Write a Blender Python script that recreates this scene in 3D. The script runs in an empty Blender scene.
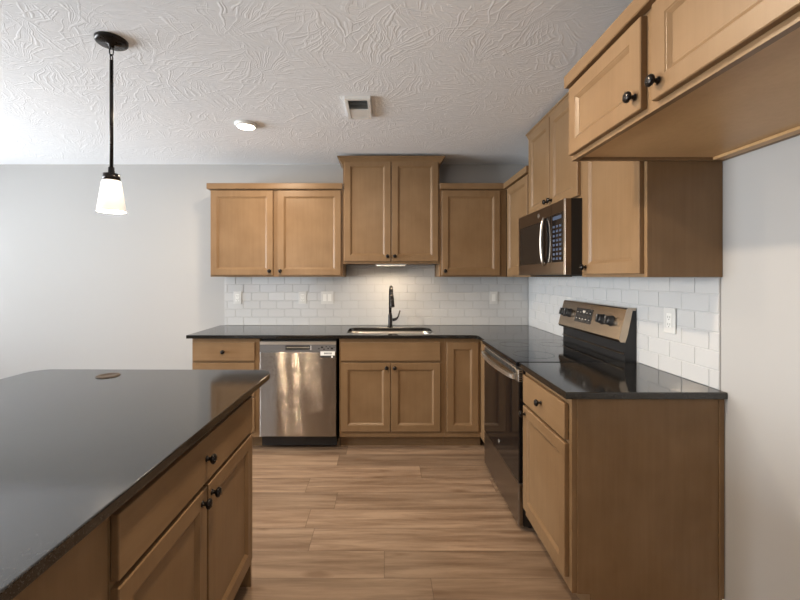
import bpy, bmesh, math, random
from mathutils import Vector, Matrix
random.seed(7)
C = bpy.context.scene.collection
PI = math.pi

# ------------------------------------------------------------------ camera
EYE = 1.374
cam = bpy.data.cameras.new('camera')
cam.sensor_width = 36.0
cam.lens = 18.0
cam.shift_x = (400 - 385) / 800.0
cam.shift_y = -(300 - 276.6) / 800.0
cam.clip_start = 0.02
camo = bpy.data.objects.new('camera', cam)
C.objects.link(camo)
camo.location = (0, 0, EYE)
camo.rotation_euler = (PI / 2, 0, 0)
bpy.context.scene.camera = camo

# ------------------------------------------------------------------ world, exposure
sc = bpy.context.scene
sc.view_settings.view_transform = 'Standard'
sc.view_settings.look = 'None'
sc.view_settings.gamma = 1.0
sc.view_settings.use_curve_mapping = False
sc.view_settings.exposure = 0.1
w = bpy.data.worlds.new('sky')
sc.world = w
w.use_nodes = True
w.node_tree.nodes['Background'].inputs[0].default_value = (0.72, 0.84, 1.0, 1)
w.node_tree.nodes['Background'].inputs[1].default_value = 1.0

RW = 1.362          # right wall
BW = 3.788          # back wall
CH = 2.436          # ceiling height
LW = -5.2
REAR = -6.5

def area(name, loc, rot, sx, sy, power, col, spread=PI):
    l = bpy.data.lights.new(name, 'AREA')
    l.shape = 'RECTANGLE'; l.size = sx; l.size_y = sy
    l.energy = power; l.color = col; l.spread = spread
    o = bpy.data.objects.new(name, l); C.objects.link(o)
    o.location = loc; o.rotation_euler = rot
    return o
# daylight through the glazed door in the left wall and fill through an added, unseen rear window
area('daylight_left', (LW - 0.62, 1.55, 1.25), (0, -PI / 2 - math.radians(30), 0), 2.0, 3.4, 570, (0.90, 0.96, 1.0))
area('rear_fill', (-3.6, REAR - 0.25, 1.5), (PI / 2, 0, 0), 2.4, 1.6, 30, (0.90, 0.96, 1.0))

# ------------------------------------------------------------------ materials
def newmat(name):
    m = bpy.data.materials.new(name); m.use_nodes = True
    nt = m.node_tree
    return m, nt, nt.nodes, nt.links, nt.nodes['Principled BSDF']

def plain(name, col, rough=0.5, metal=0.0, emit=None, estr=0.0, spec=None):
    m, nt, n, l, b = newmat(name)
    b.inputs['Base Color'].default_value = (*col, 1)
    b.inputs['Roughness'].default_value = rough
    b.inputs['Metallic'].default_value = metal
    if spec is not None: b.inputs['Specular IOR Level'].default_value = spec
    nz = n.new('ShaderNodeTexNoise'); nz.inputs['Scale'].default_value = 60
    tc = n.new('ShaderNodeTexCoord'); l.new(tc.outputs['Object'], nz.inputs['Vector'])
    mr = n.new('ShaderNodeMapRange')
    mr.inputs['To Min'].default_value = max(0.02, rough - 0.03); mr.inputs['To Max'].default_value = min(1, rough + 0.03)
    l.new(nz.outputs['Fac'], mr.inputs['Value']); l.new(mr.outputs[0], b.inputs['Roughness'])
    if emit:
        b.inputs['Emission Color'].default_value = (*emit, 1)
        b.inputs['Emission Strength'].default_value = estr
    return m

def wood(name, horiz=False, ca=(0.182, 0.108, 0.052), cb=(0.242, 0.152, 0.080)):
    m, nt, n, l, b = newmat(name)
    tc = n.new('ShaderNodeTexCoord'); oi = n.new('ShaderNodeObjectInfo')
    mp = n.new('ShaderNodeMapping')
    mp.inputs['Scale'].default_value = (1.2, 22, 22) if horiz else (22, 22, 1.2)
    add = n.new('ShaderNodeVectorMath'); add.operation = 'ADD'
    mul = n.new('ShaderNodeVectorMath'); mul.operation = 'SCALE'; mul.inputs['Scale'].default_value = 37.0
    cx = n.new('ShaderNodeCombineXYZ')
    for i in range(3): l.new(oi.outputs['Random'], cx.inputs[i])
    l.new(cx.outputs[0], mul.inputs[0])
    l.new(tc.outputs['Object'], add.inputs[0]); l.new(mul.outputs[0], add.inputs[1])
    l.new(add.outputs[0], mp.inputs['Vector'])
    n1 = n.new('ShaderNodeTexNoise'); n1.inputs['Scale'].default_value = 2.2; n1.inputs['Detail'].default_value = 6; n1.inputs['Roughness'].default_value = 0.62
    l.new(mp.outputs[0], n1.inputs['Vector'])
    n2 = n.new('ShaderNodeTexNoise'); n2.inputs['Scale'].default_value = 5.0; n2.inputs['Detail'].default_value = 3
    l.new(add.outputs[0], n2.inputs['Vector'])
    mx = n.new('ShaderNodeMix'); mx.data_type = 'FLOAT'; mx.inputs[0].default_value = 0.62
    l.new(n1.outputs['Fac'], mx.inputs[2]); l.new(n2.outputs['Fac'], mx.inputs[3])
    cr = n.new('ShaderNodeValToRGB')
    cr.color_ramp.elements[0].position = 0.3; cr.color_ramp.elements[0].color = (*ca, 1)
    cr.color_ramp.elements[1].position = 0.7; cr.color_ramp.elements[1].color = (*cb, 1)
    l.new(mx.outputs[0], cr.inputs[0]); l.new(cr.outputs[0], b.inputs['Base Color'])
    b.inputs['Roughness'].default_value = 0.38
    b.inputs['Specular IOR Level'].default_value = 0.3
    bp = n.new('ShaderNodeBump'); bp.inputs['Strength'].default_value = 0.03; bp.inputs['Distance'].default_value = 0.002
    l.new(n1.outputs['Fac'], bp.inputs['Height']); l.new(bp.outputs[0], b.inputs['Normal'])
    return m

def stone(name):
    m, nt, n, l, b = newmat(name)
    tc = n.new('ShaderNodeTexCoord')
    v = n.new('ShaderNodeTexVoronoi'); v.inputs['Scale'].default_value = 620
    l.new(tc.outputs['Object'], v.inputs['Vector'])
    nz = n.new('ShaderNodeTexNoise'); nz.inputs['Scale'].default_value = 260; nz.inputs['Detail'].default_value = 3
    l.new(tc.outputs['Object'], nz.inputs['Vector'])
    sp = n.new('ShaderNodeSeparateColor'); l.new(v.outputs['Color'], sp.inputs[0])
    cr = n.new('ShaderNodeValToRGB')
    cr.color_ramp.elements[0].position = 0.68; cr.color_ramp.elements[0].color = (0.007, 0.0065, 0.006, 1)
    cr.color_ramp.elements[1].position = 1.0; cr.color_ramp.elements[1].color = (0.085, 0.08, 0.074, 1)
    l.new(sp.outputs[0], cr.inputs[0])
    mx = n.new('ShaderNodeMix'); mx.data_type = 'RGBA'; mx.blend_type = 'MULTIPLY'; mx.inputs[0].default_value = 0.6
    l.new(cr.outputs[0], mx.inputs[6]); l.new(nz.outputs['Fac'], mx.inputs[7])
    l.new(mx.outputs[2], b.inputs['Base Color'])
    b.inputs['Roughness'].default_value = 0.09
    b.inputs['IOR'].default_value = 1.74
    return m

def steel(name, col=(0.56, 0.53, 0.49), rough=0.28, horiz=True, wave=0.0, aniso=0.0):
    m, nt, n, l, b = newmat(name)
    tc = n.new('ShaderNodeTexCoord'); mp = n.new('ShaderNodeMapping')
    mp.inputs['Scale'].default_value = (3, 3, 500) if horiz else (500, 500, 3)
    l.new(tc.outputs['Object'], mp.inputs['Vector'])
    nz = n.new('ShaderNodeTexNoise'); nz.inputs['Scale'].default_value = 1.0; nz.inputs['Detail'].default_value = 2
    l.new(mp.outputs[0], nz.inputs['Vector'])
    mr = n.new('ShaderNodeMapRange'); mr.inputs['To Min'].default_value = rough - 0.03; mr.inputs['To Max'].default_value = rough + 0.03
    l.new(nz.outputs['Fac'], mr.inputs['Value'])
    if not wave: l.new(mr.outputs[0], b.inputs['Roughness'])
    b.inputs['Roughness'].default_value = rough
    b.inputs['Base Color'].default_value = (*col, 1); b.inputs['Metallic'].default_value = 1.0
    b.inputs['Anisotropic'].default_value = aniso
    tg = n.new('ShaderNodeCombineXYZ'); tg.inputs[2].default_value = 1.0
    l.new(tg.outputs[0], b.inputs['Tangent'])
    bp = n.new('ShaderNodeBump'); bp.inputs['Strength'].default_value = 0.015; bp.inputs['Distance'].default_value = 0.0004
    l.new(nz.outputs['Fac'], bp.inputs['Height'])
    if wave:
        mp2 = n.new('ShaderNodeMapping'); mp2.inputs['Scale'].default_value = (9, 1, 2.2)
        l.new(tc.outputs['Object'], mp2.inputs['Vector'])
        n2 = n.new('ShaderNodeTexNoise'); n2.inputs['Scale'].default_value = 1.0; n2.inputs['Detail'].default_value = 1
        l.new(mp2.outputs[0], n2.inputs['Vector'])
        b2 = n.new('ShaderNodeBump'); b2.inputs['Strength'].default_value = 1.0; b2.inputs['Distance'].default_value = wave
        l.new(n2.outputs['Fac'], b2.inputs['Height'])
        acc = None
        for f in (5100.0, 7300.0, 9700.0):
            q = n.new('ShaderNodeVectorMath'); q.operation = 'MULTIPLY'; q.inputs[1].default_value = (f * 0.4, 0.0, f); l.new(tc.outputs['Object'], q.inputs[0])
            fl = n.new('ShaderNodeVectorMath'); fl.operation = 'FLOOR'; l.new(q.outputs[0], fl.inputs[0])
            wn = n.new('ShaderNodeTexWhiteNoise'); wn.noise_dimensions = '3D'; l.new(fl.outputs[0], wn.inputs['Vector'])
            if acc is None: acc = wn.outputs['Value']
            else:
                ad = n.new('ShaderNodeMath'); ad.operation = 'ADD'; l.new(acc, ad.inputs[0]); l.new(wn.outputs['Value'], ad.inputs[1]); acc = ad.outputs[0]
        ce = n.new('ShaderNodeMapRange'); ce.inputs['From Max'].default_value = 3.0; ce.inputs['To Min'].default_value = -0.85; ce.inputs['To Max'].default_value = 0.85
        l.new(acc, ce.inputs['Value'])
        cv = n.new('ShaderNodeCombineXYZ'); l.new(ce.outputs[0], cv.inputs[2])
        va = n.new('ShaderNodeVectorMath'); va.operation = 'ADD'; l.new(b2.outputs[0], va.inputs[0]); l.new(cv.outputs[0], va.inputs[1])
        vn = n.new('ShaderNodeVectorMath'); vn.operation = 'NORMALIZE'; l.new(va.outputs[0], vn.inputs[0])
        l.new(vn.outputs[0], b.inputs['Normal'])
    else:
        l.new(bp.outputs[0], b.inputs['Normal'])
    return m

def wallpaint(name, col, rough=0.85):
    m, nt, n, l, b = newmat(name)
    tc = n.new('ShaderNodeTexCoord')
    nz = n.new('ShaderNodeTexNoise'); nz.inputs['Scale'].default_value = 180; nz.inputs['Detail'].default_value = 3
    l.new(tc.outputs['Object'], nz.inputs['Vector'])
    bp = n.new('ShaderNodeBump'); bp.inputs['Strength'].default_value = 0.08; bp.inputs['Distance'].default_value = 0.002
    l.new(nz.outputs['Fac'], bp.inputs['Height']); l.new(bp.outputs[0], b.inputs['Normal'])
    b.inputs['Base Color'].default_value = (*col, 1); b.inputs['Roughness'].default_value = rough
    b.inputs['Specular IOR Level'].default_value = 0.25
    return m

def ceilmat():
    m, nt, n, l, b = newmat('stomped_ceiling')
    tc = n.new('ShaderNodeTexCoord')
    warp = n.new('ShaderNodeTexNoise'); warp.inputs['Scale'].default_value = 7; warp.inputs['Detail'].default_value = 2
    l.new(tc.outputs['Object'], warp.inputs['Vector'])
    ws = n.new('ShaderNodeVectorMath'); ws.operation = 'SCALE'; ws.inputs['Scale'].default_value = 0.08
    l.new(warp.outputs['Color'], ws.inputs[0])
    wa = n.new('ShaderNodeVectorMath'); wa.operation = 'ADD'
    l.new(tc.outputs['Object'], wa.inputs[0]); l.new(ws.outputs[0], wa.inputs[1])
    outs = []
    for k, (vs, off) in enumerate(((4.6, 0.0), (5.6, 3.3))):
        o1 = n.new('ShaderNodeVectorMath'); o1.operation = 'ADD'; o1.inputs[1].default_value = (off, off * 1.7, 0)
        l.new(wa.outputs[0], o1.inputs[0])
        v = n.new('ShaderNodeTexVoronoi'); v.voronoi_dimensions = '2D'; v.inputs['Scale'].default_value = vs
        l.new(o1.outputs[0], v.inputs['Vector'])
        sp = n.new('ShaderNodeSeparateColor'); l.new(v.outputs['Color'], sp.inputs[0])
        df = n.new('ShaderNodeVectorMath'); df.operation = 'SUBTRACT'
        l.new(o1.outputs[0], df.inputs[0]); l.new(v.outputs['Position'], df.inputs[1])
        vr = n.new('ShaderNodeVectorRotate'); vr.rotation_type = 'Z_AXIS'
        ang = n.new('ShaderNodeMath'); ang.operation = 'MULTIPLY'; ang.inputs[1].default_value = 6.283
        l.new(sp.outputs[0], ang.inputs[0])
        l.new(df.outputs[0], vr.inputs['Vector']); l.new(ang.outputs[0], vr.inputs['Angle'])
        # fan of brush strokes: angle seen from a point well behind the pat of the brush
        sh = n.new('ShaderNodeVectorMath'); sh.operation = 'ADD'; sh.inputs[1].default_value = (0.0, 0.16, 0.0)
        l.new(vr.outputs[0], sh.inputs[0])
        sx = n.new('ShaderNodeSeparateXYZ'); l.new(sh.outputs[0], sx.inputs[0])
        at = n.new('ShaderNodeMath'); at.operation = 'ARCTAN2'; l.new(sx.outputs[0], at.inputs[0]); l.new(sx.outputs[1], at.inputs[1])
        a7 = n.new('ShaderNodeMath'); a7.operation = 'MULTIPLY'; a7.inputs[1].default_value = 19.0; l.new(at.outputs[0], a7.inputs[0])
        ln = n.new('ShaderNodeVectorMath'); ln.operation = 'LENGTH'; l.new(sh.outputs[0], ln.inputs[0])
        l8 = n.new('ShaderNodeMath'); l8.operation = 'MULTIPLY'; l8.inputs[1].default_value = 11.0; l.new(ln.outputs['Value'], l8.inputs[0])
        cb = n.new('ShaderNodeCombineXYZ'); l.new(a7.outputs[0], cb.inputs[0]); l.new(l8.outputs[0], cb.inputs[1]); l.new(sp.outputs[1], cb.inputs[2])
        nz = n.new('ShaderNodeTexNoise'); nz.inputs['Scale'].default_value = 1.0; nz.inputs['Detail'].default_value = 1.0
        l.new(cb.outputs[0], nz.inputs['Vector'])
        mr = n.new('ShaderNodeMapRange'); mr.inputs['From Min'].default_value = 0.52; mr.inputs['From Max'].default_value = 0.70
        l.new(nz.outputs['Fac'], mr.inputs['Value'])
        outs.append(mr)
    mx = n.new('ShaderNodeMath'); mx.operation = 'MAXIMUM'
    l.new(outs[0].outputs[0], mx.inputs[0]); l.new(outs[1].outputs[0], mx.inputs[1])
    bp = n.new('ShaderNodeBump'); bp.inputs['Strength'].default_value = 0.22; bp.inputs['Distance'].default_value = 0.005
    l.new(mx.outputs[0], bp.inputs['Height']); l.new(bp.outputs[0], b.inputs['Normal'])
    b.inputs['Base Color'].default_value = (0.85, 0.875, 0.91, 1); b.inputs['Roughness'].default_value = 0.9
    b.inputs['Specular IOR Level'].default_value = 0.15
    return m

def floormat():
    m, nt, n, l, b = newmat('oak_plank_floor')
    tc = n.new('ShaderNodeTexCoord'); sx = n.new('ShaderNodeSeparateXYZ'); l.new(tc.outputs['Object'], sx.inputs[0])
    def M(op, a, bb=None, cc=None):
        q = n.new('ShaderNodeMath'); q.operation = op
        for i, v in enumerate((a, bb, cc)):
            if v is None: continue
            if isinstance(v, (int, float)): q.inputs[i].default_value = v
            else: l.new(v, q.inputs[i])
        return q.outputs[0]
    PW, PL = 0.181, 1.22
    v = M('DIVIDE', M('ADD', sx.outputs[1], 10 * PW - 2.003 % PW + 0.0), PW)
    row = M('FLOOR', v)
    wn = n.new('ShaderNodeTexWhiteNoise'); wn.noise_dimensions = '1D'; l.new(row, wn.inputs['W'])
    u = M('ADD', M('DIVIDE', sx.outputs[0], PL), M('ADD', wn.outputs[0], 20))
    col = M('FLOOR', u)
    cb = n.new('ShaderNodeCombineXYZ'); l.new(row, cb.inputs[0]); l.new(col, cb.inputs[1])
    pid = n.new('ShaderNodeTexWhiteNoise'); pid.noise_dimensions = '2D'; l.new(cb.outputs[0], pid.inputs['Vector'])
    fv = M('FRACT', v); fu = M('FRACT', u)
    ev = M('MULTIPLY', M('MINIMUM', fv, M('SUBTRACT', 1, fv)), PW)
    eu = M('MULTIPLY', M('MINIMUM', fu, M('SUBTRACT', 1, fu)), PL)
    e = M('MINIMUM', ev, eu)
    seam = n.new('ShaderNodeMapRange'); seam.inputs['From Min'].default_value = 0.0004; seam.inputs['From Max'].default_value = 0.0022
    l.new(e, seam.inputs['Value'])
    # grain, shifted per plank
    sh = n.new('ShaderNodeVectorMath'); sh.operation = 'SCALE'; sh.inputs['Scale'].default_value = 23.0
    l.new(pid.outputs['Color'], sh.inputs[0])
    ad = n.new('ShaderNodeVectorMath'); ad.operation = 'ADD'; l.new(tc.outputs['Object'], ad.inputs[0]); l.new(sh.outputs[0], ad.inputs[1])
    mp = n.new('ShaderNodeMapping'); mp.inputs['Scale'].default_value = (1.0, 12, 1); l.new(ad.outputs[0], mp.inputs['Vector'])
    g = n.new('ShaderNodeTexNoise'); g.inputs['Scale'].default_value = 1.6; g.inputs['Detail'].default_value = 7; g.inputs['Roughness'].default_value = 0.65; g.inputs['Distortion'].default_value = 0.35
    l.new(mp.outputs[0], g.inputs['Vector'])
    mp3 = n.new('ShaderNodeMapping'); mp3.inputs['Scale'].default_value = (3.0, 8, 1); l.new(ad.outputs[0], mp3.inputs['Vector'])
    k = n.new('ShaderNodeTexNoise'); k.inputs['Scale'].default_value = 1.1; k.inputs['Detail'].default_value = 3
    l.new(mp3.outputs[0], k.inputs['Vector'])
    kv = n.new('ShaderNodeTexVoronoi'); kv.voronoi_dimensions = '2D'; kv.inputs['Scale'].default_value = 1.0
    mp4 = n.new('ShaderNodeMapping'); mp4.inputs['Scale'].default_value = (2.0, 6.5, 1); l.new(ad.outputs[0], mp4.inputs['Vector'])
    kd = n.new('ShaderNodeVectorMath'); kd.operation = 'SCALE'; kd.inputs['Scale'].default_value = 0.35; l.new(k.outputs['Color'], kd.inputs[0])
    ka = n.new('ShaderNodeVectorMath'); ka.operation = 'ADD'; l.new(mp4.outputs[0], ka.inputs[0]); l.new(kd.outputs[0], ka.inputs[1])
    l.new(ka.outputs[0], kv.inputs['Vector'])
    ks = n.new('ShaderNodeSeparateColor'); l.new(kv.outputs['Color'], ks.inputs[0])
    kr = M('MULTIPLY', M('GREATER_THAN', ks.outputs[0], 0.62), M('ADD', M('MULTIPLY', ks.outputs[1], 0.13), 0.07))
    knot = n.new('ShaderNodeMapRange'); knot.inputs['From Min'].default_value = 0.0; knot.inputs['From Max'].default_value = 0.12
    l.new(M('SUBTRACT', kr, kv.outputs['Distance']), knot.inputs['Value'])
    cr = n.new('ShaderNodeValToRGB')
    cr.color_ramp.elements[0].position = 0.34; cr.color_ramp.elements[0].color = (0.165, 0.103, 0.064, 1)
    cr.color_ramp.elements[1].position = 0.64; cr.color_ramp.elements[1].color = (0.325, 0.227, 0.153, 1)
    l.new(g.outputs['Fac'], cr.inputs[0])
    hs = n.new('ShaderNodeHueSaturation')
    pv = n.new('ShaderNodeMapRange'); pv.inputs['To Min'].default_value = 0.80; pv.inputs['To Max'].default_value = 1.18
    l.new(pid.outputs['Value'], pv.inputs['Value']); l.new(pv.outputs[0], hs.inputs['Value']); l.new(cr.outputs[0], hs.inputs['Color'])
    dk = n.new('ShaderNodeMix'); dk.data_type = 'RGBA'; dk.inputs[7].default_value = (0.13, 0.072, 0.04, 1)
    km = M('MULTIPLY', knot.outputs[0], 0.7)
    l.new(km, dk.inputs[0]); l.new(hs.outputs[0], dk.inputs[6])
    sm = n.new('ShaderNodeMix'); sm.data_type = 'RGBA'; sm.inputs[6].default_value = (0.07, 0.042, 0.026, 1)
    sf = M('ADD', M('MULTIPLY', seam.outputs[0], 0.75), 0.25)
    l.new(sf, sm.inputs[0]); l.new(dk.outputs[2], sm.inputs[7])
    l.new(sm.outputs[2], b.inputs['Base Color'])
    b.inputs['Roughness'].default_value = 0.42
    bp = n.new('ShaderNodeBump'); bp.inputs['Strength'].default_value = 0.25; bp.inputs['Distance'].default_value = 0.002
    l.new(seam.outputs[0], bp.inputs['Height']); l.new(bp.outputs[0], b.inputs['Normal'])
    return m

WOOD = wood('maple_stain'); WOODH = wood('maple_stain_across', True)
NATURAL_LIT = wood('natural_maple_bounce_lit', False, (0.50, 0.315, 0.15), (0.62, 0.41, 0.21))  # unfinished maple, lightened so the colour carries missing floor bounce
STONE = stone('black_stone')
STEEL = steel('brushed_steel', wave=0.0); STEELW = steel('brushed_steel_door', (0.36, 0.325, 0.29), 0.155, wave=0.0005, aniso=1.0)
SLATE = steel('warm_slate_steel', (0.21, 0.165, 0.13), 0.3)
BRIGHT = steel('polished_steel', (0.72, 0.67, 0.60), 0.34)
BRONZE = plain('oil_rubbed_bronze', (0.016, 0.013, 0.012), 0.28, 0.6)
BLACK = plain('black_enamel', (0.010, 0.010, 0.011), 0.42)
GLASSB = plain('black_glass', (0.006, 0.006, 0.007), 0.04)
PLASTB = plain('black_plastic', (0.018, 0.018, 0.019), 0.4)
GREYP = plain('grey_control_strip', (0.24, 0.24, 0.25), 0.38, 0.7)
WHITEP = plain('white_plastic', (0.62, 0.62, 0.61), 0.35)
WHITES = plain('white_enamel', (0.78, 0.78, 0.76), 0.45)
DARKV = plain('dark_void', (0.02, 0.022, 0.022), 0.7)
KEYS = plain('key_print', (0.42, 0.48, 0.58), 0.5)
PAPER = plain('paper_label', (0.85, 0.86, 0.85), 0.7)
INK = plain('dark_print', (0.03, 0.03, 0.03), 0.6)
TILE = plain('white_glazed_tile', (0.555, 0.56, 0.565), 0.1)
GROUT = plain('pale_grout', (0.505, 0.507, 0.508), 0.9)
WALL = wallpaint('warm_white_paint', (0.435, 0.430, 0.425))
TRIM = plain('white_trim_paint', (0.82, 0.82, 0.80), 0.4)
CEIL = ceilmat(); FLOOR = floormat()
BULB = plain('lit_lens', (0.9, 0.88, 0.82), 0.4, emit=(1.0, 0.86, 0.66), estr=9.0)
OPAL = plain('opal_glass', (0.9, 0.88, 0.85), 0.25, emit=(1.0, 0.90, 0.80), estr=0.5)
STRIP = plain('lit_strip', (0.9, 0.9, 0.85), 0.4, emit=(1.0, 0.80, 0.58), estr=0.5)
def pane():
    m, nt, n, l, b = newmat('window_glass')
    t = n.new('ShaderNodeBsdfTransparent'); g = n.new('ShaderNodeBsdfGlossy'); g.inputs['Roughness'].default_value = 0.0
    f = n.new('ShaderNodeFresnel'); f.inputs['IOR'].default_value = 1.45
    mx = n.new('ShaderNodeMixShader'); l.new(f.outputs[0], mx.inputs[0]); l.new(t.outputs[0], mx.inputs[1]); l.new(g.outputs[0], mx.inputs[2])
    l.new(mx.outputs[0], n['Material Output'].inputs['Surface'])
    return m
PANE = pane()

# ------------------------------------------------------------------ mesh helpers
def box(bm, x0, x1, y0, y1, z0, z1, bevel=0.0, seg=1):
    if x1 < x0: x0, x1 = x1, x0
    if y1 < y0: y0, y1 = y1, y0
    if z1 < z0: z0, z1 = z1, z0
    mat = Matrix.Translation(((x0 + x1) / 2, (y0 + y1) / 2, (z0 + z1) / 2)) @ Matrix.Diagonal((x1 - x0, y1 - y0, z1 - z0, 1))
    r = bmesh.ops.create_cube(bm, size=1.0, matrix=mat)
    if bevel:
        es = list({e for v in r['verts'] for e in v.link_edges})
        bmesh.ops.bevel(bm, geom=es, offset=bevel, segments=seg, affect='EDGES', profile=0.5)

def lathe(bm, prof, center=(0, 0, 0), axis='Z', n=32, caps=True):
    """prof: list of (r, h) along the axis"""
    c = Vector(center); rings = []
    for r, h in prof:
        ring = []
        for i in range(n):
            a = 2 * PI * i / n
            if axis == 'Z': p = Vector((r * math.cos(a), r * math.sin(a), h))
            elif axis == 'Y': p = Vector((r * math.cos(a), h, r * math.sin(a)))
            else: p = Vector((h, r * math.cos(a), r * math.sin(a)))
            ring.append(bm.verts.new(c + p))
        rings.append(ring)
    for a, b2 in zip(rings, rings[1:]):
        for i in range(n):
            f = bm.faces.new((a[i], a[(i + 1) % n], b2[(i + 1) % n], b2[i])); f.smooth = True
    if caps:
        bm.faces.new(list(reversed(rings[0]))); bm.faces.new(rings[-1])

def tube(bm, pts, radii, n=14, caps=True):
    pts = [Vector(p) for p in pts]
    if isinstance(radii, (int, float)): radii = [radii] * len(pts)
    up = Vector((0.31, 0.17, 0.93)).normalized(); rings = []
    for i, p in enumerate(pts):
        d = (pts[min(i + 1, len(pts) - 1)] - pts[max(i - 1, 0)]).normalized()
        if i == 0:
            s = d.cross(up).normalized()
        else:
            s = (s - d * s.dot(d)).normalized()
        t = d.cross(s)
        rings.append([bm.verts.new(p + (s * math.cos(2 * PI * k / n) + t * math.sin(2 * PI * k / n)) * radii[i]) for k in range(n)])
    for a, b2 in zip(rings, rings[1:]):
        for i in range(n):
            f = bm.faces.new((a[i], a[(i + 1) % n], b2[(i + 1) % n], b2[i])); f.smooth = True
    if caps:
        bm.faces.new(list(reversed(rings[0]))); bm.faces.new(rings[-1])

def prism(bm, poly, h0, h1, plane='XY'):
    """extrude a 2D polygon; plane XY -> along z, XZ -> along y, YZ -> along x"""
    def P(a, b2, h):
        return {'XY': (a, b2, h), 'XZ': (a, h, b2), 'YZ': (h, a, b2)}[plane]
    A = [bm.verts.new(P(a, b2, h0)) for a, b2 in poly]
    B = [bm.verts.new(P(a, b2, h1)) for a, b2 in poly]
    n = len(poly)
    bm.faces.new(A); bm.faces.new(list(reversed(B)))
    for i in range(n):
        bm.faces.new((A[i], B[i], B[(i + 1) % n], A[(i + 1) % n]))

def slab(bm, outer, z0, z1, holes=(), bevel=0.004):
    es = []
    for loop in [outer] + list(holes):
        vs = [bm.verts.new((x, y, z1)) for x, y in loop]
        for i in range(len(vs)): es.append(bm.edges.new((vs[i], vs[(i + 1) % len(vs)])))
    bmesh.ops.triangle_fill(bm, edges=es, use_beauty=True, use_dissolve=False)
    r = bmesh.ops.extrude_face_region(bm, geom=list(bm.faces))
    vs = [v for v in r['geom'] if isinstance(v, bmesh.types.BMVert)]
    bmesh.ops.translate(bm, verts=vs, vec=(0, 0, z0 - z1))
    bmesh.ops.recalc_face_normals(bm, faces=bm.faces)
    if bevel:
        ed = [e for e in bm.edges if len(e.link_faces) == 2 and e.calc_face_angle() > 0.9 and abs(e.verts[0].co.z - e.verts[1].co.z) < 1e-5]
        bmesh.ops.bevel(bm, geom=ed, offset=bevel, segments=3, affect='EDGES', profile=0.5)

def rrect(x0, x1, y0, y1, r, n=8, corners=(1, 1, 1, 1)):
    """corner order: x0y0, x1y0, x1y1, x0y1"""
    out = []
    for k, (cx, cy, a0) in enumerate(((x0 + r, y0 + r, PI), (x1 - r, y0 + r, 1.5 * PI), (x1 - r, y1 - r, 0), (x0 + r, y1 - r, 0.5 * PI))):
        if corners[k]:
            for i in range(n + 1):
                a = a0 + 0.5 * PI * i / n
                out.append((cx + r * math.cos(a), cy + r * math.sin(a)))
        else:
            out.append(((x0, x1, x1, x0)[k], (y0, y0, y1, y1)[k]))
    return out

def obj(name, bm, mat, parent=None, loc=None, smooth=False):
    bmesh.ops.recalc_face_normals(bm, faces=bm.faces)
    me = bpy.data.meshes.new(name); bm.to_mesh(me); bm.free()
    me.materials.append(mat)
    o = bpy.data.objects.new(name, me); C.objects.link(o)
    if parent: o.parent = parent
    if loc: o.location = loc
    return o
def tag(o, label, cat, group=None):
    o['label'] = label; o['category'] = cat
    if group: o['group'] = group
    return o
def thing(name, label, cat, loc=(0, 0, 0), rz=0.0, group=None):
    o = bpy.data.objects.new(name, None); C.objects.link(o)
    o.empty_display_size = 0.1
    o.location = loc; o.rotation_euler = (0, 0, rz)
    return tag(o, label, cat, group)
def struct(name, bm, mat, parent=None):
    o = obj(name, bm, mat, parent)
    if parent is None: o['kind'] = 'structure'
    return o
def BM(): return bmesh.new()
def bx(name, mat, parent, *b, bevel=0.0, seg=1):
    bm = BM(); box(bm, *b, bevel=bevel, seg=seg); return obj(name, bm, mat, parent)

# ------------------------------------------------------------------ room shell
bm = BM(); box(bm, LW - 0.1, RW + 0.1, REAR - 0.1, BW + 0.1, -0.1, 0.0); struct('floor', bm, FLOOR)
bm = BM(); box(bm, LW - 0.1, RW + 0.1, REAR - 0.1, BW + 0.1, CH, CH + 0.1); struct('ceiling', bm, CEIL)
bm = BM(); box(bm, LW - 0.1, RW + 0.1, BW, BW + 0.1, 0, CH); struct('wall_back', bm, WALL)
bm = BM(); box(bm, RW, RW + 0.1, REAR, BW, 0, CH); struct('wall_right', bm, WALL)
def wall_open(name, along, pos, t, a0, a1, o0, o1, z0, z1):
    bm = BM()
    for (p, q, r, s) in ((a0, o0, 0, CH), (o1, a1, 0, CH), (o0, o1, 0, z0), (o0, o1, z1, CH)):
        if q - p < 1e-4 or s - r < 1e-4: continue
        if along == 'Y': box(bm, pos, pos + t, p, q, r, s)
        else: box(bm, p, q, pos, pos + t, r, s)
    struct(name, bm, WALL)
wall_open('wall_left', 'Y', LW - 0.1, 0.1, REAR, BW, 0.0, 3.4, 0.70, 2.36)
wall_open('wall_rear', 'X', REAR - 0.1, 0.1, LW, RW, -4.8, -2.4, 0.7, 2.3)
def window(name, along, pos, o0, o1, z0, z1, nm, f=0.05):
    bm = BM()
    def bb(p, q, r, s, d=0.06):
        if along == 'Y': box(bm, pos - d / 2, pos + d / 2, p, q, r, s)
        else: box(bm, p, q, pos - d / 2, pos + d / 2, r, s)
    bb(o0, o1, z0, z0 + f); bb(o0, o1, z1 - f, z1)
    for i in range(nm + 1):
        c = o0 + f / 2 + (o1 - o0 - f) * i / nm
        bb(c - f / 2, c + f / 2, z0 + f, z1 - f)
    fr = struct(name, bm, TRIM)
    bm = BM()
    if along == 'Y': box(bm, pos - 0.003, pos + 0.003, o0 + 0.01, o1 - 0.01, z0 + 0.01, z1 - 0.01)
    else: box(bm, o0 + 0.01, o1 - 0.01, pos - 0.003, pos + 0.003, z0 + 0.01, z1 - 0.01)
    obj('pane', bm, PANE, fr)
window('window_1', 'Y', LW - 0.05, 0.0, 3.4, 0.70, 2.36, 3)
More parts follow.
